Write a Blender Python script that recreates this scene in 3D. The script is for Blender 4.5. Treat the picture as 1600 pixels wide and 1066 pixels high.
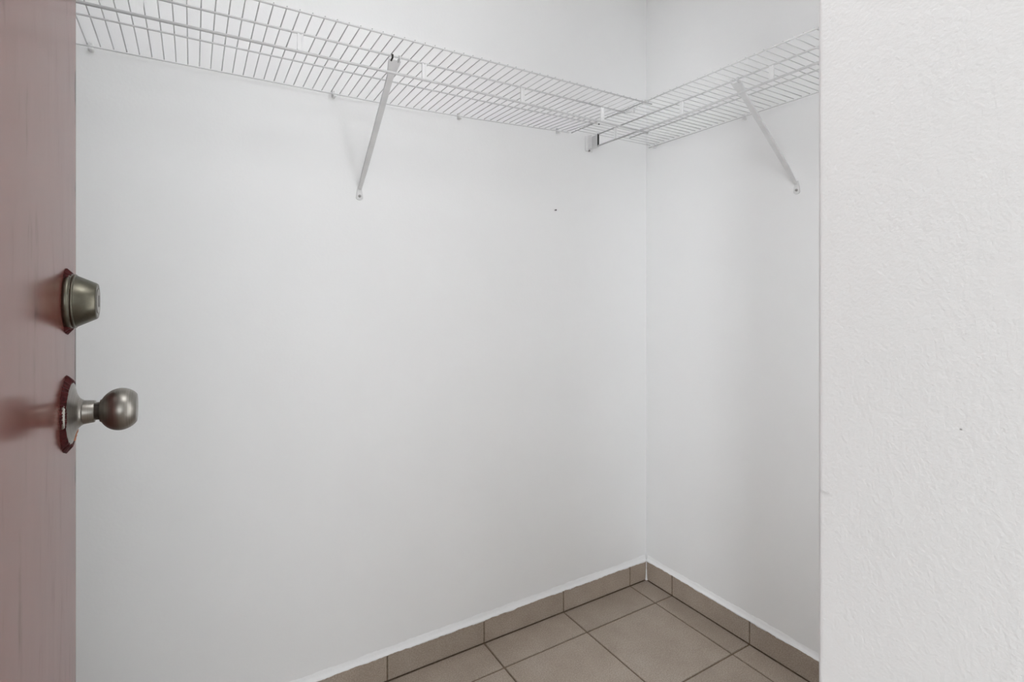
import bpy, bmesh, math, random
from mathutils import Vector, Matrix

for o in list(bpy.data.objects):
    bpy.data.objects.remove(o, do_unlink=True)
scene = bpy.context.scene
COL = scene.collection
random.seed(7)
PI = math.pi

# ---------------------------------------------------------------- camera
# world: corner of the closet at the origin, X along the back wall, Y into the closet, Z up
cam_d = bpy.data.cameras.new('camera')
cam = bpy.data.objects.new('camera', cam_d)
COL.objects.link(cam)
cam.location = (-1.634, -1.5944, 1.2021)
cam.rotation_euler = (PI / 2, 0, -0.5472)
cam_d.sensor_width = 36.0
cam_d.lens = 820.456 / 1600 * 36.0
cam_d.shift_y = -(533 - 459.91) / 1600
cam_d.clip_start = 0.01
scene.camera = cam

# ---------------------------------------------------------------- world, lights, exposure
w = bpy.data.worlds.new('sky')
scene.world = w
w.use_nodes = True
w.node_tree.nodes['Background'].inputs[0].default_value = (0.9, 0.95, 1.0, 1)
w.node_tree.nodes['Background'].inputs[1].default_value = 1.0

def area(name, loc, target, sx, sy, power, col=(1, 1, 1)):
    d = bpy.data.lights.new(name, 'AREA')
    d.shape = 'RECTANGLE'; d.size = sx; d.size_y = sy
    d.energy = power; d.color = col
    o = bpy.data.objects.new(name, d)
    o.location = loc
    o.rotation_euler = (Vector(target) - Vector(loc)).to_track_quat('-Z', 'Y').to_euler()
    COL.objects.link(o)
    return o

# daylight entering the bedroom through the window in its rear wall and the one in its left wall
P_REAR, P_SIDE, P_FILL_GLOBE, P_FILL_TUBE = 39.0, 122.0, 10.0, 7.7
area('window_daylight', (-1.55, -5.43, 1.45), (-1.55, 0, 1.45), 1.9, 1.7, P_REAR, (0.935, 0.98, 1.0))
area('side_window_daylight', (-5.13, -4.65, 1.45), (0, -4.65, 1.45), 0.9, 1.5, P_SIDE, (0.93, 0.975, 1.0))

vs = scene.view_settings
vs.view_transform = 'Standard'
vs.look = 'None'
vs.gamma = 1.0
vs.use_curve_mapping = False
vs.exposure = 0.0

# ---------------------------------------------------------------- materials
def mat(name):
    m = bpy.data.materials.new(name)
    m.use_nodes = True
    nt = m.node_tree
    return m, nt, nt.nodes['Principled BSDF']

def node(nt, t, **kw):
    n = nt.nodes.new(t)
    for k, v in kw.items():
        if k in n.inputs.keys():
            n.inputs[k].default_value = v
        else:
            setattr(n, k, v)
    return n

def objcoord(nt):
    return nt.nodes.new('ShaderNodeTexCoord').outputs['Object']

def ramp(nt, stops):
    r = nt.nodes.new('ShaderNodeValToRGB')
    e = r.color_ramp.elements
    while len(e) < len(stops):
        e.new(0.5)
    for i, (p, c) in enumerate(stops):
        e[i].position = p
        e[i].color = (*c, 1)
    return r

def wall_paint(name, base, bump, scale, spots=()):
    """flat white wall paint with roller stipple; spots = (centre, radius, strength) scuffs"""
    m, nt, b = mat(name)
    L = nt.links
    co = objcoord(nt)
    n1 = node(nt, 'ShaderNodeTexNoise', Scale=3.0, Detail=3.0, Roughness=0.6)
    L.new(co, n1.inputs['Vector'])
    r = ramp(nt, [(0.3, tuple(c * 0.985 for c in base)), (0.7, base)])
    L.new(n1.outputs['Fac'], r.inputs[0])
    col = r.outputs[0]
    for (c, rad, s, sc) in spots:
        sub = node(nt, 'ShaderNodeVectorMath', operation='SUBTRACT')
        L.new(co, sub.inputs[0]); sub.inputs[1].default_value = c
        mul = node(nt, 'ShaderNodeVectorMath', operation='MULTIPLY')
        L.new(sub.outputs[0], mul.inputs[0]); mul.inputs[1].default_value = sc
        ln = node(nt, 'ShaderNodeVectorMath', operation='LENGTH')
        L.new(mul.outputs[0], ln.inputs[0])
        nz = node(nt, 'ShaderNodeTexNoise', Scale=260.0, Detail=4.0)
        L.new(co, nz.inputs['Vector'])
        ma = node(nt, 'ShaderNodeMath', operation='MULTIPLY_ADD')
        L.new(nz.outputs['Fac'], ma.inputs[0]); ma.inputs[1].default_value = rad * 1.6
        L.new(ln.outputs['Value'], ma.inputs[2])
        mr = node(nt, 'ShaderNodeMapRange')
        L.new(ma.outputs[0], mr.inputs['Value'])
        mr.inputs['From Min'].default_value = rad * 1.0
        mr.inputs['From Max'].default_value = rad * 1.7
        mr.inputs['To Min'].default_value = s
        mr.inputs['To Max'].default_value = 0.0
        mx = node(nt, 'ShaderNodeMix', data_type='RGBA')
        L.new(mr.outputs[0], mx.inputs['Factor'])
        L.new(col, mx.inputs['A'])
        mx.inputs['B'].default_value = (0.12, 0.11, 0.10, 1)
        col = mx.outputs['Result']
    L.new(col, b.inputs['Base Color'])
    b.inputs['Roughness'].default_value = 0.62
    b.inputs['Specular IOR Level'].default_value = 0.3
    n2 = node(nt, 'ShaderNodeTexNoise', Scale=scale, Detail=3.0, Roughness=0.55)
    L.new(co, n2.inputs['Vector'])
    n3 = node(nt, 'ShaderNodeTexNoise', Scale=scale * 0.3, Detail=2.0)
    L.new(co, n3.inputs['Vector'])
    ad = node(nt, 'ShaderNodeMath', operation='ADD')
    L.new(n2.outputs['Fac'], ad.inputs[0]); L.new(n3.outputs['Fac'], ad.inputs[1])
    bp = node(nt, 'ShaderNodeBump', Strength=bump, Distance=0.002)
    L.new(ad.outputs[0], bp.inputs['Height'])
    L.new(bp.outputs[0], b.inputs['Normal'])
    return m

M = {}
M['wall'] = wall_paint('wall_paint', (0.90, 0.90, 0.90), 0.10, 130)
M['stipple'] = wall_paint('stippled_wall_paint', (0.90, 0.90, 0.90), 0.25, 340, spots=[
    ((-1.114, -1.4242, 1.095), 0.0011, 0.8, (1, 1, 1)),
    ((-1.114, -1.3205, 1.011), 0.007, 0.16, (1, 1, 2.2))])
M['caulk'] = wall_paint('caulk_white', (0.90, 0.90, 0.90), 0.35, 120)
M['bedroom'] = wall_paint('bedroom_wall_paint', (0.50, 0.50, 0.50), 0.10, 130)
M['ceiling'] = wall_paint('ceiling_paint', (0.90, 0.90, 0.89), 0.2, 120)

def tile_material():
    m, nt, b = mat('beige_ceramic_tile')
    L = nt.links
    co = nt.nodes.new('ShaderNodeNewGeometry').outputs['Position']
    n1 = node(nt, 'ShaderNodeTexNoise', Scale=7.0, Detail=5.0, Roughness=0.6)
    L.new(co, n1.inputs['Vector'])
    r = ramp(nt, [(0.25, (0.350, 0.288, 0.235)), (0.55, (0.412, 0.348, 0.290)), (0.8, (0.450, 0.395, 0.342))])
    L.new(n1.outputs['Fac'], r.inputs[0])
    n2 = node(nt, 'ShaderNodeTexNoise', Scale=260.0, Detail=4.0)
    L.new(co, n2.inputs['Vector'])
    r2 = ramp(nt, [(0.3, (0.74, 0.72, 0.70)), (0.7, (1.16, 1.16, 1.16))])
    L.new(n2.outputs['Fac'], r2.inputs[0])
    mx = node(nt, 'ShaderNodeMix', data_type='RGBA', blend_type='MULTIPLY')
    mx.inputs['Factor'].default_value = 1.0
    L.new(r.outputs[0], mx.inputs['A']); L.new(r2.outputs[0], mx.inputs['B'])
    oi = nt.nodes.new('ShaderNodeObjectInfo')
    mr = node(nt, 'ShaderNodeMapRange')
    L.new(oi.outputs['Random'], mr.inputs['Value'])
    mr.inputs['To Min'].default_value = 0.93; mr.inputs['To Max'].default_value = 1.06
    hs = node(nt, 'ShaderNodeHueSaturation')
    L.new(mr.outputs[0], hs.inputs['Value']); L.new(mx.outputs['Result'], hs.inputs['Color'])
    L.new(hs.outputs[0], b.inputs['Base Color'])
    b.inputs['Roughness'].default_value = 0.42
    b.inputs['Specular IOR Level'].default_value = 0.35
    bp = node(nt, 'ShaderNodeBump', Strength=0.08, Distance=0.002)
    L.new(n2.outputs['Fac'], bp.inputs['Height']); L.new(bp.outputs[0], b.inputs['Normal'])
    return m
M['tile'] = tile_material()

def simple(name, col, rough, metal=0.0, nscale=60, var=0.1, bump=0.0, spec=0.5):
    m, nt, b = mat(name)
    L = nt.links
    n = node(nt, 'ShaderNodeTexNoise', Scale=float(nscale), Detail=3.0)
    L.new(objcoord(nt), n.inputs['Vector'])
    r = ramp(nt, [(0.3, tuple(c * (1 - var) for c in col)), (0.7, tuple(min(1, c * (1 + var)) for c in col))])
    L.new(n.outputs['Fac'], r.inputs[0]); L.new(r.outputs[0], b.inputs['Base Color'])
    b.inputs['Roughness'].default_value = rough
    b.inputs['Metallic'].default_value = metal
    b.inputs['Specular IOR Level'].default_value = spec
    if bump:
        bp = node(nt, 'ShaderNodeBump', Strength=bump, Distance=0.002)
        L.new(n.outputs['Fac'], bp.inputs['Height']); L.new(bp.outputs[0], b.inputs['Normal'])
    return m
M['grout'] = simple('brown_grout', (0.175, 0.128, 0.090), 0.9, 0, 90, 0.25, 0.3)
M['wire'] = simple('white_vinyl_coating', (0.66, 0.66, 0.66), 0.42, 0, 40, 0.04)
M['steel'] = simple('white_enamelled_steel', (0.72, 0.72, 0.72), 0.45, 0, 30, 0.05)
M['plastic'] = simple('white_plastic', (0.85, 0.85, 0.85), 0.4, 0, 30, 0.04)
M['dark'] = simple('bare_dark_steel', (0.035, 0.033, 0.032), 0.5, 0.6, 80, 0.3)
M['screw'] = simple('dull_zinc_screw', (0.30, 0.29, 0.28), 0.4, 0.9, 80, 0.2)
M['paint'] = simple('maroon_paint_ridge', (0.045, 0.006, 0.006), 0.65, 0, 240, 0.5, 0.6, 0.15)
M['copper'] = simple('bare_orange_wood', (0.42, 0.17, 0.09), 0.6, 0, 300, 0.35)
M['bronze'] = simple('aged_nickel', (0.130, 0.121, 0.095), 0.36, 1.0, 120, 0.12)
M['casing'] = simple('white_window_frame', (0.75, 0.75, 0.74), 0.4, 0, 20, 0.03)

def nickel_material():
    m, nt, b = mat('satin_nickel')
    L = nt.links
    co = objcoord(nt)
    mp = node(nt, 'ShaderNodeMapping')
    mp.inputs['Scale'].default_value = (900, 6, 6)
    L.new(co, mp.inputs[0])
    n = node(nt, 'ShaderNodeTexNoise', Scale=1.0, Detail=2.0)
    L.new(mp.outputs[0], n.inputs['Vector'])
    r = ramp(nt, [(0.3, (0.245, 0.228, 0.205)), (0.7, (0.31, 0.292, 0.268))])
    L.new(n.outputs['Fac'], r.inputs[0]); L.new(r.outputs[0], b.inputs['Base Color'])
    b.inputs['Metallic'].default_value = 1.0
    b.inputs['Roughness'].default_value = 0.36
    return m
M['nickel'] = nickel_material()

def door_material():
    m, nt, b = mat('red_brown_door_paint')
    L = nt.links
    co = objcoord(nt)
    mp = node(nt, 'ShaderNodeMapping')
    mp.inputs['Scale'].default_value = (30, 30, 1.1)
    L.new(co, mp.inputs[0])
    n = node(nt, 'ShaderNodeTexNoise', Scale=1.0, Detail=5.0, Roughness=0.65)
    L.new(mp.outputs[0], n.inputs['Vector'])
    r = ramp(nt, [(0.2, (0.130, 0.042, 0.033)), (0.8, (0.190, 0.068, 0.054))])
    L.new(n.outputs['Fac'], r.inputs[0])
    # dark vertical scuffs
    mp2 = node(nt, 'ShaderNodeMapping')
    mp2.inputs['Scale'].default_value = (42, 42, 7)
    L.new(co, mp2.inputs[0])
    n2 = node(nt, 'ShaderNodeTexNoise', Scale=1.0, Detail=4.0, Roughness=0.7)
    L.new(mp2.outputs[0], n2.inputs['Vector'])
    r2 = ramp(nt, [(0.58, (0, 0, 0)), (0.74, (0.8, 0.8, 0.8))])
    L.new(n2.outputs['Fac'], r2.inputs[0])
    mx = node(nt, 'ShaderNodeMix', data_type='RGBA')
    L.new(r2.outputs[0], mx.inputs['Factor']); L.new(r.outputs[0], mx.inputs['A'])
    mx.inputs['B'].default_value = (0.06, 0.022, 0.02, 1)
    # chipped dark paint along the latch edge
    sp = nt.nodes.new('ShaderNodeSeparateXYZ')
    L.new(co, sp.inputs[0])
    em = node(nt, 'ShaderNodeMapRange')
    L.new(sp.outputs['Y'], em.inputs['Value'])
    em.inputs['From Min'].default_value = 0.568; em.inputs['From Max'].default_value = 0.592
    n4 = node(nt, 'ShaderNodeTexNoise', Scale=11.0, Detail=6.0, Roughness=0.7)
    L.new(co, n4.inputs['Vector'])
    ml = node(nt, 'ShaderNodeMath', operation='MULTIPLY')
    L.new(em.outputs[0], ml.inputs[0]); L.new(n4.outputs['Fac'], ml.inputs[1])
    r4 = ramp(nt, [(0.50, (0, 0, 0)), (0.57, (1, 1, 1))])
    L.new(ml.outputs[0], r4.inputs[0])
    mx2 = node(nt, 'ShaderNodeMix', data_type='RGBA')
    L.new(r4.outputs[0], mx2.inputs['Factor']); L.new(mx.outputs['Result'], mx2.inputs['A'])
    mx2.inputs['B'].default_value = (0.03, 0.013, 0.012, 1)
    L.new(mx2.outputs['Result'], b.inputs['Base Color'])
    rr = node(nt, 'ShaderNodeMapRange')
    L.new(n2.outputs['Fac'], rr.inputs['Value'])
    rr.inputs['To Min'].default_value = 0.15; rr.inputs['To Max'].default_value = 0.23
    wm = node(nt, 'ShaderNodeMath', operation='MAXIMUM')
    L.new(r2.outputs[0], wm.inputs[0]); L.new(r4.outputs[0], wm.inputs[1])
    sm = node(nt, 'ShaderNodeMapRange')          # worn, dirty spots have lost their gloss
    L.new(wm.outputs[0], sm.inputs['Value'])
    sm.inputs['To Min'].default_value = 0.30; sm.inputs['To Max'].default_value = 0.06
    L.new(sm.outputs[0], b.inputs['Specular IOR Level'])
    L.new(rr.outputs[0], b.inputs['Roughness'])
    bp = node(nt, 'ShaderNodeBump', Strength=0.012, Distance=0.002)
    L.new(n2.outputs['Fac'], bp.inputs['Height']); L.new(bp.outputs[0], b.inputs['Normal'])
    return m
M['door'] = door_material()

# ---------------------------------------------------------------- helpers
def obj(name, bm, m, parent=None, loc=None, smooth=False):
    me = bpy.data.meshes.new(name)
    bmesh.ops.recalc_face_normals(bm, faces=bm.faces[:])
    bm.to_mesh(me); bm.free()
    if m:
        me.materials.append(M[m] if isinstance(m, str) else m)
    if smooth:
        for p in me.polygons:
            p.use_smooth = True
    o = bpy.data.objects.new(name, me)
    COL.objects.link(o)
    if parent:
        o.parent = parent
    if loc:
        o.location = loc
    return o

def empty(name, loc):
    o = bpy.data.objects.new(name, None)
    o.empty_display_size = 0.1
    o.location = loc
    COL.objects.link(o)
    return o

def tag(o, label=None, cat=None, group=None, kind=None):
    if label: o['label'] = label
    if cat: o['category'] = cat
    if group: o['group'] = group
    if kind: o['kind'] = kind
    return o

def add_box(bm, a, b, bevel=0.0):
    ax, ay, az = a; bx, by, bz = b
    vs_ = [bm.verts.new(p) for p in ((ax, ay, az), (bx, ay, az), (bx, by, az), (ax, by, az),
                                     (ax, ay, bz), (bx, ay, bz), (bx, by, bz), (ax, by, bz))]
    fs = [bm.faces.new([vs_[i] for i in f]) for f in
          ((0, 3, 2, 1), (4, 5, 6, 7), (0, 1, 5, 4), (1, 2, 6, 5), (2, 3, 7, 6), (3, 0, 4, 7))]
    if bevel:
        es = list({e for f in fs for e in f.edges})
        bmesh.ops.bevel(bm, geom=es, offset=bevel, segments=1 if bevel < 0.004 else 3, affect='EDGES', profile=0.5)
    return bm

def box(a, b, bevel=0.0):
    return add_box(bmesh.new(), a, b, bevel)

def add_tube(bm, pts, r, n=8, caps=True, radii=None):
    pts = [Vector(p) for p in pts]
    rings = []
    up0 = None
    for i, p in enumerate(pts):
        if i == 0: d = pts[1] - p
        elif i == len(pts) - 1: d = p - pts[i - 1]
        else: d = (pts[i + 1] - p).normalized() + (p - pts[i - 1]).normalized()
        d.normalize()
        if up0 is None:
            ref = Vector((0, 0, 1)) if abs(d.z) < 0.9 else Vector((0, 1, 0))
            up0 = (ref - d * ref.dot(d)).normalized()
        else:
            up0 = (up0 - d * up0.dot(d)).normalized()
        side = d.cross(up0)
        rr = radii[i] if radii else r
        rings.append([bm.verts.new(p + (up0 * math.cos(2 * PI * k / n) + side * math.sin(2 * PI * k / n)) * rr) for k in range(n)])
    for a, b in zip(rings, rings[1:]):
        for k in range(n):
            bm.faces.new((a[k], a[(k + 1) % n], b[(k + 1) % n], b[k]))
    if caps:
        bm.faces.new(rings[0]); bm.faces.new(rings[-1])
    return bm

def tube(pts, r, n=8):
    return add_tube(bmesh.new(), pts, r, n)

def lathe_x(profile, n=40):
    """solid of revolution about +X from (x, r) pairs, capped at both ends"""
    bm = bmesh.new()
    rings = []
    for x, r in profile:
        if r < 1e-6:
            rings.append([bm.verts.new((x, 0, 0))])
        else:
            rings.append([bm.verts.new((x, r * math.cos(2 * PI * k / n), r * math.sin(2 * PI * k / n))) for k in range(n)])
    for a, b in zip(rings, rings[1:]):
        for k in range(n):
            k2 = (k + 1) % n
            if len(a) == 1 and len(b) == 1: continue
            if len(a) == 1: bm.faces.new((a[0], b[k], b[k2]))
            elif len(b) == 1: bm.faces.new((a[k], a[k2], b[0]))
            else: bm.faces.new((a[k], a[k2], b[k2], b[k]))
    for r_ in (rings[0], rings[-1]):
        if len(r_) > 1: bm.faces.new(r_)
    return bm

def lerp_table(t, x):
    if x <= t[0][0]: return t[0][1]
    for (x0, y0), (x1, y1) in zip(t, t[1:]):
        if x <= x1:
            return y0 + (y1 - y0) * (x - x0) / (x1 - x0)
    return t[-1][1]

# ---------------------------------------------------------------- room shell
WT = 0.009                      # baseboard tiles stand 9 mm proud of the painted walls
CH = 2.60                       # ceiling height
XL = -2.36                      # closet left wall
FY0, FY1 = -1.512, -1.312       # wall between bedroom and closet (outer, inner face)
XR = -1.114                     # plain side of the doorway
XH = -1.803                     # hinge side of the doorway
RX0, RX1, RY = -5.20, 0.40, -5.50   # bedroom

def structure(o, label=None):
    o['kind'] = 'structure'
    if label: o['label'] = label
    return o

structure(obj('wall_back', box((XL - 0.12, WT, -0.02), (0.12, 0.13, CH)), 'wall'), 'smooth white painted back wall of the closet')
structure(obj('wall_right', box((WT, FY0 + 0.002, -0.02), (0.13, WT - 0.0005, CH)), 'wall'), 'white painted right wall of the closet meeting the back wall')
structure(obj('wall_left', box((XL - 0.12, FY1, -0.02), (XL, WT - 0.0005, CH)), 'wall'))
# the plain wall end beside the doorway, with a softly rounded arris
bm = bmesh.new()
add_box(bm, (XR, FY0, -0.02), (RX1, FY1, CH))
es = [e for e in bm.edges if abs(e.verts[0].co.x - XR) < 1e-5 and abs(e.verts[1].co.x - XR) < 1e-5
      and abs(e.verts[0].co.z - e.verts[1].co.z) > 1]
bmesh.ops.bevel(bm, geom=es, offset=0.005, segments=4, affect='EDGES', profile=0.5)
structure(obj('wall_front', bm, 'stipple'), 'stippled white wall end beside the closet doorway')
structure(obj('wall_front_left', box((RX0, FY0, -0.02), (XH, FY1, CH)), 'wall'))
structure(obj('wall_front_top', box((XH, FY0, 2.06), (XR, FY1, CH)), 'wall'))
structure(obj('ceiling', box((RX0 - 0.1, RY - 0.1, CH), (RX1 + 0.1, 0.13, CH + 0.1)), 'ceiling'))

# bedroom behind the camera: rear wall and left wall with one window each
def wall_with_window(name, axis, pos, lo, hi, w0, w1, z0, z1, t):
    bm = bmesh.new()
    def seg(a0, a1, b0, b1):
        if axis == 'y': add_box(bm, (a0, pos - t, b0), (a1, pos, b1))
        else: add_box(bm, (pos - t, a0, b0), (pos, a1, b1))
    seg(lo, w0, -0.02, CH); seg(w1, hi, -0.02, CH)
    seg(w0, w1, -0.02, z0); seg(w0, w1, z1, CH)
    return structure(obj(name, bm, 'bedroom'))
wall_with_window('wall_rear', 'y', RY, RX0, RX1, -2.52, -0.58, 0.58, 2.32, 0.12)
wall_with_window('wall_bedroom_left', 'x', RX0, RY - 0.12, FY1, -5.12, -4.18, 0.68, 2.22, 0.12)
structure(obj('wall_bedroom_right', box((RX1, RY - 0.12, -0.02), (RX1 + 0.12, FY1, CH)), 'bedroom'))

def window(name, axis, pos, a0, a1, z0, z1):
    root = empty(name, (0, 0, 0)); structure(root)
    def bar(n, p, q, m='casing'):
        if axis == 'y': obj(n, box((p[0], pos - 0.09, p[1]), (q[0], pos - 0.05, q[1]), 0.003), m, root)
        else: obj(n, box((pos - 0.09, p[0], p[1]), (pos - 0.05, q[0], q[1]), 0.003), m, root)
    f = 0.05
    bar('frame_bar', (a0, z0), (a1, z0 + f)); bar('frame_bar', (a0, z1 - f), (a1, z1))
    bar('frame_bar', (a0, z0 + f), (a0 + f, z1 - f)); bar('frame_bar', (a1 - f, z0 + f), (a1, z1 - f))
    mid = (z0 + z1) / 2
    bar('meeting_rail', (a0 + f, mid - 0.02), (a1 - f, mid + 0.02))
    m, nt, b = mat('window_glass')
    b.inputs['Transmission Weight'].default_value = 1.0
    b.inputs['Roughness'].default_value = 0.02
    for (p, q) in ((z0 + f, mid - 0.02), (mid + 0.02, z1 - f)):
        if axis == 'y': bm = box((a0 + f, pos - 0.073, p), (a1 - f, pos - 0.068, q))
        else: bm = box((pos - 0.073, a0 + f, p), (pos - 0.068, a1 - f, q))
        obj('pane', bm, m, root)
window('window_1', 'y', RY, -2.52, -0.58, 0.58, 2.32)
window('window_2', 'x', RX0, -5.12, -4.18, 0.68, 2.22)

# ---------------------------------------------------------------- tiled floor
T, A0, B0 = 0.3411, 0.0927, 0.1376      # tile module and the first joints from the corner
G = 0.0030                              # half a joint
floor = structure(obj('floor', box((RX0 - 0.1, RY - 0.1, -0.12), (RX1 + 0.1, 0.1, -0.0032)), 'grout'),
                  'beige ceramic tile floor with brown grout')
xs = [0.0] + [-A0 - i * T for i in range(16)]
ys = [0.0] + [-B0 - j * T for j in range(17)]
xs_pos = [T - A0, 0.0]
_tile_cache = {}
def floor_tile(x0, x1, y0, y1):
    x0, x1 = max(x0, RX0), min(x1, RX1)
    y0, y1 = max(y0, RY), min(y1, 0.0)
    if x1 - x0 < 0.03 or y1 - y0 < 0.03: return
    wx, wy = round(x1 - x0 - 2 * G, 4), round(y1 - y0 - 2 * G, 4)
    k = (wx, wy)
    if k not in _tile_cache:
        bm = box((0, 0, -0.010), (wx, wy, 0.0))
        es = [e for e in bm.edges if e.verts[0].co.z > -0.001 and e.verts[1].co.z > -0.001]
        bmesh.ops.bevel(bm, geom=es, offset=0.0012, segments=1, affect='EDGES')
        o = obj('floor_tile', bm, 'tile', floor)
        _tile_cache[k] = o.data
    else:
        o = bpy.data.objects.new('floor_tile', _tile_cache[k])
        COL.objects.link(o); o.parent = floor
    o.location = (x0 + G, y0 + G, random.uniform(-0.0003, 0.0003))
for j in range(len(ys) - 1):
    for i in range(len(xs) - 1):
        x1, x0 = xs[i], xs[i + 1]
        y1, y0 = ys[j], ys[j + 1]
        if y0 > FY1 and x0 < XL - 0.05: continue
        floor_tile(x0, x1, y0, y1)
    if ys[j] < FY0:
        floor_tile(0.0, T - A0, ys[j + 1], ys[j]); floor_tile(T - A0, RX1, ys[j + 1], ys[j])

# ---------------------------------------------------------------- tile baseboards
BH = 0.0802
bb_back = structure(obj('baseboard_back', box((XL, 0.0022, 0.0), (0.0, WT, BH - 0.001)), 'grout'), 'beige tile skirting along the back wall')
bb_right = structure(obj('baseboard_right', box((0.0022, FY1, 0.0), (WT, 0.0, BH - 0.001)), 'grout'), 'beige tile skirting along the right wall')
def skirting_tile(parent, along, a0, a1):
    a0 += G * 0.8; a1 -= G * 0.8
    if along == 'x': bm = box((a0, 0.0, 0.0018), (a1, WT - 0.0005, BH + random.uniform(-.001, .001)), 0.0009)
    else: bm = box((0.0, a0, 0.0018), (WT - 0.0005, a1, BH + random.uniform(-.001, .001)), 0.0009)
    obj('baseboard_tile', bm, 'tile', parent)
jx = [0.0] + [-A0 - i * T for i in range(7)]
for p, q in zip(jx, jx[1:]):
    skirting_tile(bb_back, 'x', max(q, XL), p)
jy = [0.0] + [-B0 - i * T for i in range(4)] + [FY1]
for p, q in zip(jy, jy[1:]):
    skirting_tile(bb_right, 'y', max(q, FY1), p)

# ragged bead of white paint and caulk that laps onto the top of the skirting tiles
def caulk_bead(name, along, a0, a1, seed):
    rnd = random.Random(seed)
    bm = bmesh.new()
    n = int(abs(a1 - a0) / 0.006)
    prev = None
    wob = 0.0
    for i in range(n + 1):
        a = a0 + (a1 - a0) * i / n
        wob = wob * 0.75 + rnd.uniform(-0.0015, 0.0015)
        drop = 0.0010 + wob + 0.0018 * max(0, math.sin(a * 9 + seed)) + (0.0015 if rnd.random() < 0.04 else 0)
        pr = [(-0.0012, BH - max(drop, -0.0012)), (-0.0012, BH + 0.0010), (0.0018, BH + 0.0032), (0.0048, BH + 0.0062), (0.0074, BH + 0.0108 + wob), (WT - 0.0003, BH + 0.0185 + wob), (WT + 0.0015, BH + 0.021), (WT + 0.0015, BH - 0.004)]
        ring = [bm.verts.new((a, y, z) if along == 'x' else (y, a, z)) for y, z in pr]
        if prev:
            for k in range(len(ring)):
                k2 = (k + 1) % len(ring)
                bm.faces.new((prev[k], ring[k], ring[k2], prev[k2]))
        prev = ring
    return structure(obj(name, bm, 'caulk', smooth=True))
caulk_bead('trim_1', 'x', XL, 0.0, 3)['label'] = 'ragged white paint bead along the top of the back skirting'
caulk_bead('trim_2', 'y', FY1, 0.0, 5)['label'] = 'ragged white paint bead along the top of the right skirting'
# little smear of white filler in the inner corner of the skirting
bm = bmesh.new()
add_tube(bm, [(-0.0015, -0.0015, 0.0005), (-0.001, -0.001, 0.010), (-0.001, -0.001, 0.022), (0.0005, 0.0005, 0.048), (0.001, 0.001, BH)], 0.002, 6, radii=[0.0062, 0.0045, 0.0034, 0.0016, 0.0022])
structure(obj('trim_3', bm, 'caulk'), 'white filler smear in the inner corner of the skirting')

# ---------------------------------------------------------------- wire shelves
P_ = 0.0254
R_W, R_R, R_ROD = 0.00135, 0.0027, 0.0034

def set_parts(root, name, bms, m):
    for b in bms: obj(name, b, m, root, smooth=True)

def sh_back(x): return lerp_table([(-2.4, 1.793), (-1.6, 1.791), (-1.12, 1.790), (-0.84, 1.797), (-0.6, 1.807), (-0.40, 1.816)], x)
def sh_mid(x): return lerp_table([(-2.4, 1.795), (-0.86, 1.796), (-0.61, 1.801), (-0.40, 1.804)], x)
ZL = 1.796
D = (0.010, 0.1684, 0.3238, 0.421)
left = empty('wire_shelf', (-1.38, 0.0, ZL))
tag(left, 'long white wire closet shelf running along the back wall', 'shelf', 'white wire closet shelves')
def at(root, bm):
    bmesh.ops.translate(bm, vec=-Vector(root.location), verts=bm.verts)
    return bm
XE = -0.412
def stations(a, b, n=14): return [a + (b - a) * i / n for i in range(n + 1)]
S = stations(XL + 0.006, XE)
obj('front_rail', at(left, tube([(x, -D[3], ZL) for x in (XL + 0.006, XE + 0.004)], R_R * 0.8)), 'wire', left, smooth=True)
obj('support_rail', at(left, tube([(XL + 0.006, -D[2], ZL), (-0.425, -D[2], ZL - 0.001)], R_R)), 'wire', left, smooth=True)
obj('middle_rail', at(left, tube([(x, -D[1], sh_mid(x)) for x in stations(XL + 0.006, -0.405)], R_R * 0.85)), 'wire', left, smooth=True)
obj('back_rail', at(left, tube([(x, -D[0] + 0.004, sh_back(x)) for x in S], R_R * 0.6)), 'wire', left, smooth=True)
obj('hanging_rod', at(left, tube([(XL + 0.006, -D[2], 1.7535), (-1.0, -D[2], 1.7535), (-0.74, -D[2], 1.750), (-0.325, -D[2], 1.745)], R_ROD)), 'wire', left, smooth=True)
k = 0
x = -1.821 - P_ * 21
off = R_W + 0.0018
while x < XE - 0.004:
    if x > XL + 0.01:
        pts = [(x, -D[0] + 0.002, sh_back(x) + off), (x, -D[1], sh_mid(x) + off), (x, -D[2], ZL + off), (x, -D[3] - 0.002, ZL + off)]
        obj('deck_wire', at(left, tube(pts, R_W, 6)), 'wire', left, smooth=True)
    x += P_
def tie(root, p0, z0, z1, along):
    """flat folded strap that carries the hanging rod below the support rail"""
    bm = bmesh.new()
    x0, y0 = p0
    h = 0.0065
    for s in (-1, 1):
        if along == 'x': add_box(bm, (x0 - h if s < 0 else x0 + h - 0.004, y0 - 0.0022, z0), (x0 - h + 0.004 if s < 0 else x0 + h, y0 + 0.0022, z1))
        else: add_box(bm, (x0 - 0.0022, y0 - h if s < 0 else y0 + h - 0.004, z0), (x0 + 0.0022, y0 - h + 0.004 if s < 0 else y0 + h, z1))
    if along == 'x': add_box(bm, (x0 - h + 0.003, y0 - 0.0012, z0), (x0 + h - 0.003, y0 + 0.0012, z1))
    else: add_box(bm, (x0 - 0.0012, y0 - h + 0.003, z0), (x0 + 0.0012, y0 + h - 0.003, z1))
    obj('rod_strap', at(root, bm), 'plastic', root)
for i in range(7):
    xx = -0.525 - 0.2995 * i
    if xx > XL: tie(left, (xx, -D[2]), lerp_table([(-1.0, 1.7535), (-0.325, 1.745)], xx), ZL, 'x')
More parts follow.
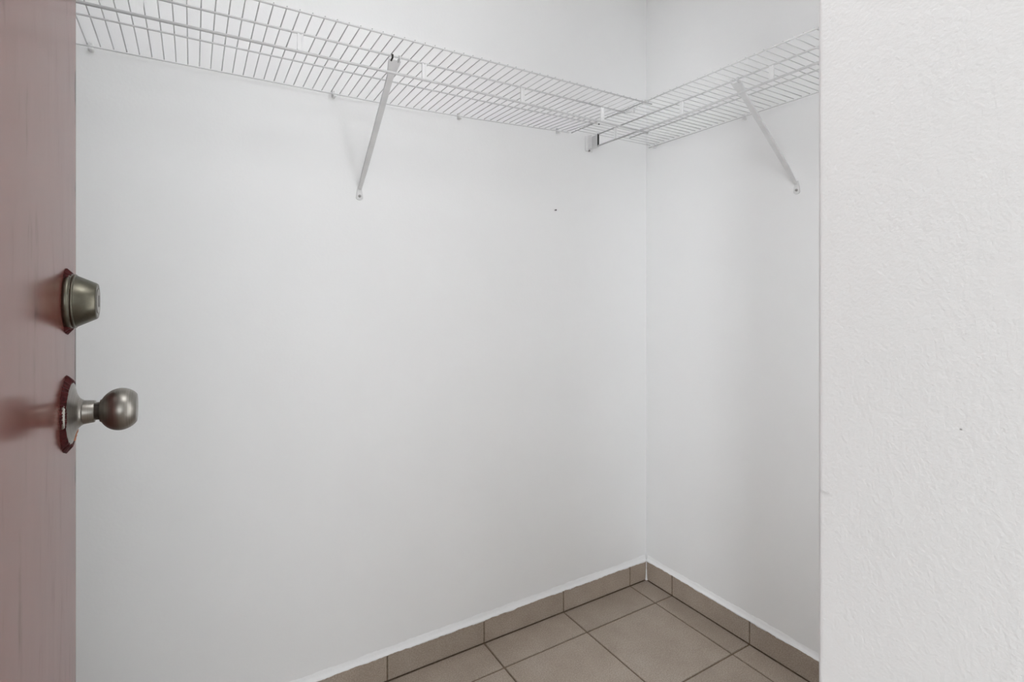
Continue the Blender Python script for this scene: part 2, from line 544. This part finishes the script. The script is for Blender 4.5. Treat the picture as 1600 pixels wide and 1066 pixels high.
def wall_clip(root, p, along):
    """moulded clip nailed to the wall that hooks the back rail"""
    bm = bmesh.new()
    a, z = p
    if along == 'x':
        add_box(bm, (a - 0.0045, -0.001, z - 0.008), (a + 0.0045, WT, z + 0.014), 0.0015)
        add_box(bm, (a - 0.0045, -0.012, z - 0.008), (a + 0.0045, -0.0005, z - 0.003), 0.0012)
    else:
        add_box(bm, (-0.001, a - 0.0045, z - 0.008), (WT, a + 0.0045, z + 0.014), 0.0015)
        add_box(bm, (-0.012, a - 0.0045, z - 0.008), (-0.0005, a + 0.0045, z - 0.003), 0.0012)
    c = obj('wall_clip', at(root, bm), 'plastic', root)
    bm = bmesh.new()
    if along == 'x': add_tube(bm, [(a, 0.0, z + 0.008), (a, -0.0022, z + 0.008)], 0.0022, 8)
    else: add_tube(bm, [(0.0, a, z + 0.008), (-0.0022, a, z + 0.008)], 0.0022, 8)
    obj('nail_head', at(root, bm), 'steel', c)
for xx in (-2.25, -1.84, -1.277, -0.869, -0.46): wall_clip(left, (xx, sh_back(xx)), 'x')
# hook that hangs the end of the support rail on the other shelf, and the cut dark end of the middle rail
bm = bmesh.new()
add_tube(bm, [(-0.43, -D[2], ZL - 0.001), (-0.405, -D[2], ZL + 0.006), (-0.394, -D[2], 1.8195), (-0.389, -D[2], 1.813), (-0.389, -D[2], 1.803)], 0.0042, 8)
obj('joining_hook', at(left, bm), 'steel', left, smooth=True)
obj('cut_rail_end', at(left, tube([(-0.409, -D[1], 1.8038), (-0.4035, -D[1], 1.8038)], 0.0026)), 'dark', left)

# the right-hand shelf, which runs through to the back wall
ZR = 1.8174
E_ = (0.010, 0.173, 0.303, 0.399)
ZROD = 1.7745
right = empty('wire_shelf', (0.0, -0.66, ZR))
tag(right, 'short white wire closet shelf along the right wall, through to the back wall', 'shelf', 'white wire closet shelves')
YN = FY1 + 0.006
obj('front_rail', at(right, tube([(-E_[3], YN, ZR), (-E_[3], -0.004, ZR)], R_R * 0.8)), 'wire', right, smooth=True)
obj('support_rail', at(right, tube([(-E_[2], YN, ZR + 0.004), (-E_[2], -0.6, ZR - 0.001), (-E_[2], -0.045, ZR - 0.001)], R_R)), 'wire', right, smooth=True)
obj('middle_rail', at(right, tube([(-E_[1], YN, ZR), (-E_[1], -0.08, ZR - 0.004)], R_R * 0.85)), 'wire', right, smooth=True)
obj('back_rail', at(right, tube([(-E_[0] + 0.004, YN, ZR + 0.003), (-E_[0] + 0.004, -0.02, ZR - 0.004)], R_R * 0.6)), 'wire', right, smooth=True)
obj('hanging_rod', at(right, tube([(-E_[2], YN, 1.785), (-E_[2], -0.775, 1.778), (-E_[2], -0.5, 1.7715), (-E_[2], -0.045, 1.7725)], R_ROD)), 'wire', right, smooth=True)
y = -0.7407 + P_ * 28
while y > YN + 0.01:
    pts = [(-E_[0] + 0.002, y, ZR + off), (-E_[1], y, ZR + off), (-E_[2], y, ZR + off + 0.0005), (-E_[3] - 0.002, y, ZR + off)]
    obj('deck_wire', at(right, tube(pts, R_W, 6)), 'wire', right, smooth=True)
    y -= P_
for i in range(4):
    yy = -0.142 - 0.305 * i
    tie(right, (-E_[2], yy), lerp_table([(-0.775, 1.778), (-0.5, 1.7715), (0, 1.7725)], yy), ZR - 0.001, 'y')
for yy in (-0.046, -0.46, -0.95): wall_clip(right, (yy, ZR - 0.002), 'y')
obj('end_wire', at(right, tube([(-E_[2], -0.046, ZROD - 0.004), (-E_[2], -0.046, ZR + 0.001)], 0.0034)), 'dark', right, smooth=True)

# ---------------------------------------------------------------- diagonal support braces
def brace(label, base, yaw, reach, rise, foot_z):
    """base: point on the wall at the foot; local +Y is out of the wall, X across, Z up"""
    root = empty('shelf_brace', base)
    root.rotation_euler = (0, 0, yaw)
    tag(root, label, 'bracket', 'diagonal shelf braces')
    p0 = Vector((0, 0.006, 0.030)); p1 = Vector((0, reach - 0.004, rise))
    d = (p1 - p0).normalized()
    nrm = Vector((1, 0, 0)).cross(d)          # up and towards the wall
    if nrm.z < 0: nrm = -nrm
    L = (p1 - p0).length
    # channel-section arm: half widths along its length
    prof = [(0.0, 0.0048, 0.002), (0.03, 0.0058, 0.004), (0.07, 0.0070, 0.006), (L - 0.075, 0.0078, 0.007), (L - 0.045, 0.0082, 0.007), (L - 0.012, 0.0145, 0.005), (L, 0.0150, 0.003)]
    bm = bmesh.new()
    prev = None
    t = 0.0014
    for s, hw, hf in prof:
        c = p0 + d * s
        X = Vector((1, 0, 0))
        sec = [c - X * hw + nrm * hf, c - X * hw, c + X * hw, c + X * hw + nrm * hf,
               c + X * (hw - t) + nrm * hf, c + X * (hw - t) + nrm * t, c - X * (hw - t) + nrm * t, c - X * (hw - t) + nrm * hf]
        ring = [bm.verts.new(v) for v in sec]
        if prev:
            for k in range(8):
                bm.faces.new((prev[k], prev[(k + 1) % 8], ring[(k + 1) % 8], ring[k]))
        else:
            bm.faces.new(ring)
        prev = ring
    bm.faces.new(prev)
    obj('arm', bm, 'steel', root)
    # foot: rounded plate against the wall
    bm = bmesh.new()
    out = []
    for k in range(13):
        a = PI + PI * k / 12
        out.append((0.0105 * math.cos(a), 0.006 + 0.0075 * math.sin(a)))
    out += [(0.0080, 0.024), (0.0050, 0.040), (-0.0050, 0.040), (-0.0080, 0.024)]
    f0 = [bm.verts.new((x_, 0.0, z_)) for x_, z_ in out]
    f1 = [bm.verts.new((x_, 0.0032, z_)) for x_, z_ in out]
    bm.faces.new(f0); bm.faces.new(f1)
    for k in range(len(out)):
        bm.faces.new((f0[k], f0[(k + 1) % len(out)], f1[(k + 1) % len(out)], f1[k]))
    ft = obj('foot_plate', bm, 'steel', root)
    bm = bmesh.new()
    add_tube(bm, [(0, 0.0025, 0.011), (0, 0.0052, 0.011), (0, 0.0062, 0.011)], 0.004, 12, radii=[0.0042, 0.0040, 0.0022])
    obj('screw', bm, 'screw', ft)
    # two hooks at the top that grip the support rail
    for s in (-1, 1):
        bm = bmesh.new()
        cx = s * 0.0095
        add_tube(bm, [(cx, reach - 0.006, rise - 0.002), (cx, reach + 0.0052, rise + 0.001), (cx, reach + 0.0055, rise + 0.0075), (cx, reach - 0.001, rise + 0.0105)], 0.0024, 8)
        obj('hook', bm, 'dark' if (s > 0 and yaw > 3) else 'steel', root, smooth=True)
    return root
brace('white steel diagonal brace under the long shelf on the back wall', (-1.200, WT, 1.489), PI, 0.3238 + WT, ZL - 0.008 - 1.489, 0)
brace('white steel diagonal brace under the short shelf on the right wall', (WT, -0.640, 1.522), PI / 2, 0.303 + WT, ZR - 0.007 - 1.522, 0)

# moulded bracket on the back wall that carries the end of the right-hand shelf
wb = empty('shelf_end_bracket', (-0.305, WT, 1.757))
tag(wb, 'small white plastic end bracket on the back wall under the shelf corner', 'bracket')
bm = bmesh.new()
add_box(bm, (-0.0185, -0.006, 0.004), (0.0165, 0.0, 0.063), 0.002)
obj('plate', bm, 'plastic', wb)
bm = bmesh.new()
add_box(bm, (-0.0075, -0.026, 0.012), (-0.0045, -0.005, 0.064), 0.001)
add_box(bm, (0.0085, -0.050, 0.012), (0.0115, -0.005, 0.064), 0.001)
obj('socket_wall', bm, 'plastic', wb)
bm = bmesh.new()
add_tube(bm, [(-0.002, -0.003, 0.0065), (-0.002, -0.0085, 0.0065)], 0.0035, 10)
sc = obj('screw', bm, 'screw', wb)

# ---------------------------------------------------------------- nail in the back wall
nail = empty('nail', (-0.4690, WT, 1.518))
tag(nail, 'tiny dark nail stub in the bare white back wall below the shelf', 'nail')
obj('shank', tube([(0, 0.01, 0.001), (0, -0.008, 0)], 0.0014, 8), 'dark', nail)
obj('head', tube([(0, -0.008, 0), (0, -0.0098, 0)], 0.0026, 10), 'dark', nail)

# ---------------------------------------------------------------- door
DX, DE = -1.763, -0.715                 # painted face and latch edge of the open door
DLEN, DTH = 0.600, 0.038
door = empty('door_1', (DX, DE - DLEN, 0.0))
structure(door, 'open red-brown painted door with deadbolt and satin knob')
leaf = obj('door_leaf', box((-DTH, 0, 0.012), (0, DLEN, 2.035), 0.0015), 'door', door)
for hz in (0.22, 1.02, 1.82):
    bm = bmesh.new()
    add_tube(bm, [(-DTH - 0.004, -0.004, hz), (-DTH - 0.004, -0.004, hz + 0.09)], 0.0055, 10)
    add_box(bm, (-DTH - 0.0035, -0.003, hz), (-DTH - 0.0010, 0.028, hz + 0.09))
    obj('hinge', bm, 'bronze', door)
obj('latch_plate', box((-DTH / 2 - 0.0125, DLEN - 0.001, 1.03), (-DTH / 2 + 0.0125, DLEN + 0.0012, 1.087), 0.0006), 'nickel', door)
KY = DLEN - 0.060
# deadbolt
KZ = 1.1935
dbr = obj('deadbolt', lathe_x([(-0.0005, 0.0340), (0.0045, 0.0342), (0.0058, 0.0332), (0.0062, 0.0322), (0.0072, 0.0322), (0.0076, 0.0330), (0.0090, 0.0328), (0.0098, 0.0312)], 48), 'bronze', door, (0, KY, KZ), smooth=False)
for p in dbr.data.polygons: p.use_smooth = len(p.vertices) == 4
cy_ = obj('lock_cylinder', lathe_x([(0.006, 0.0312), (0.010, 0.0312), (0.0285, 0.0222), (0.0298, 0.0212), (0.0298, 0.0160), (0.0292, 0.0155)], 48), 'bronze', dbr)
for p in cy_.data.polygons: p.use_smooth = len(p.vertices) == 4
pf = obj('keyway_plug', lathe_x([(0.0285, 0.0150), (0.0302, 0.0150), (0.0306, 0.0142), (0.0306, 0.0)], 40), 'nickel', dbr)
obj('key_slot', box((0.0303, -0.0012, -0.007), (0.0309, 0.0012, 0.007)), 'dark', dbr)
# knob
KZ2 = 1.058
def smooth_by_quads(o):
    for p in o.data.polygons: p.use_smooth = len(p.vertices) <= 4
    return o
knob = smooth_by_quads(obj('door_knob', lathe_x([(0.0315, 0.0095), (0.0322, 0.0135)] + [
    (0.0525 - 0.0225 * math.cos(a), 0.0262 * math.sin(a)) for a in [math.radians(q) for q in range(32, 136, 6)]] + [(0.0692, 0.0172), (0.0694, 0.0160), (0.0694, 0.0)], 56), 'nickel', door, (0, KY, KZ2)))
smooth_by_quads(obj('rose', lathe_x([(-0.0005, 0.0395), (0.0030, 0.0395), (0.0042, 0.0388), (0.0052, 0.0365), (0.0065, 0.0310), (0.0085, 0.0245), (0.0115, 0.0185), (0.0142, 0.0158), (0.0160, 0.0150)], 48), 'nickel', knob))
smooth_by_quads(obj('neck', lathe_x([(0.0140, 0.0148), (0.0160, 0.0146), (0.0262, 0.0134), (0.0272, 0.0130), (0.0274, 0.0108), (0.0322, 0.0108)], 48), 'nickel', knob))
# ridges of dark red paint left around the hardware
def paint_ridge(parent, r, a0, a1, wid, m, seed, x1=0.0022):
    rnd = random.Random(seed)
    bm = bmesh.new()
    n = 26
    inner, outer, top = [], [], []
    for i in range(n + 1):
        a = math.radians(a0 + (a1 - a0) * i / n)
        taper = max(0.0, math.sin(PI * i / n)) ** 0.5
        ro = r + wid * taper * rnd.uniform(0.55, 1.15)
        ri = r - 0.006 * taper - 0.0003
        rt = (ro + ri) / 2
        inner.append(bm.verts.new((0.0048, ri * math.cos(a), ri * math.sin(a))))
        top.append(bm.verts.new((x1 + 0.0030 + rnd.uniform(0, 0.0012) * taper, rt * math.cos(a), rt * math.sin(a))))
        outer.append(bm.verts.new((0.0002, ro * math.cos(a), ro * math.sin(a))))
    for i in range(n):
        bm.faces.new((inner[i], inner[i + 1], top[i + 1], top[i]))
        bm.faces.new((top[i], top[i + 1], outer[i + 1], outer[i]))
        bm.faces.new((outer[i], outer[i + 1], inner[i + 1], inner[i]))
    obj('paint_ridge', bm, m, parent)
paint_ridge(knob, 0.0392, 55, 160, 0.0075, 'paint', 1)
paint_ridge(knob, 0.0392, 195, 300, 0.0085, 'paint', 2)
paint_ridge(knob, 0.0392, 160, 195, 0.002, 'paint', 4)
paint_ridge(knob, 0.0372, 285, 325, 0.0022, 'copper', 5, 0.0038)
paint_ridge(dbr, 0.0338, 60, 125, 0.006, 'paint', 6)
paint_ridge(dbr, 0.0338, 240, 300, 0.007, 'paint', 8)

# ---------------------------------------------------------------- added fill lights (above and behind the view)
def glow(name, strength, col):
    m, nt, b = mat(name)
    b.inputs['Base Color'].default_value = (0.9, 0.9, 0.88, 1)
    n = node(nt, 'ShaderNodeTexNoise', Scale=4.0)
    nt.links.new(objcoord(nt), n.inputs['Vector'])
    r = ramp(nt, [(0.3, tuple(c * 0.97 for c in col)), (0.7, col)])
    nt.links.new(n.outputs['Fac'], r.inputs[0]); nt.links.new(r.outputs[0], b.inputs['Emission Color'])
    b.inputs['Emission Strength'].default_value = strength
    return m
def lathe_y(profile, n=32):
    bm = lathe_x(profile, n)
    bmesh.ops.rotate(bm, cent=(0, 0, 0), matrix=Matrix.Rotation(PI / 2, 3, 'Z'), verts=bm.verts)
    return bm
def sphere_profile(c, r, a0, a1, n=12):
    return [(c - r * math.cos(math.radians(a0 + (a1 - a0) * i / n)), r * math.sin(math.radians(a0 + (a1 - a0) * i / n))) for i in range(n + 1)]
GR = 0.085
fill_light = empty('fill_globe', (-1.27, FY1, 2.15))  # added globe, stands in for a flash at the doorway and brightens the closet
tag(fill_light, 'added unseen globe fill light above the doorway inside the closet', 'fill_light')
obj('base', lathe_y([(0.0, 0.055), (0.012, 0.055), (0.020, 0.045), (0.034, 0.035), (0.034, 0.0)]), 'nickel', fill_light)
obj('globe', lathe_y([(0.034, 0.0)] + sphere_profile(0.034 + GR * 0.92, GR, 24, 179.9) ), glow('fill_globe_glow', P_FILL_GLOBE / (4 * PI * PI * GR * GR), (0.968, 0.985, 1.0)), fill_light, smooth=True)
fill_batten = empty('fill_tube', (-0.85, FY1, 1.02))  # added tube hidden behind the wall end, evens out the closet walls
tag(fill_batten, 'added unseen tube fill light on the inner front wall of the closet', 'fill_light')
obj('housing', box((-0.025, 0.0, -0.66), (0.025, 0.018, 0.66), 0.004), 'casing', fill_batten)
obj('tube', tube([(0, 0.036, -0.60), (0, 0.036, 0.60)], 0.014, 16), glow('fill_tube_glow', P_FILL_TUBE / (PI * 2 * PI * 0.014 * 1.2), (0.968, 0.985, 1.0)), fill_batten, smooth=True)
for sz in (-1, 1):
    obj('tube_holder', box((-0.016, 0.016, sz * 0.62 - 0.02), (0.016, 0.052, sz * 0.62 + 0.02), 0.003), 'plastic', fill_batten)
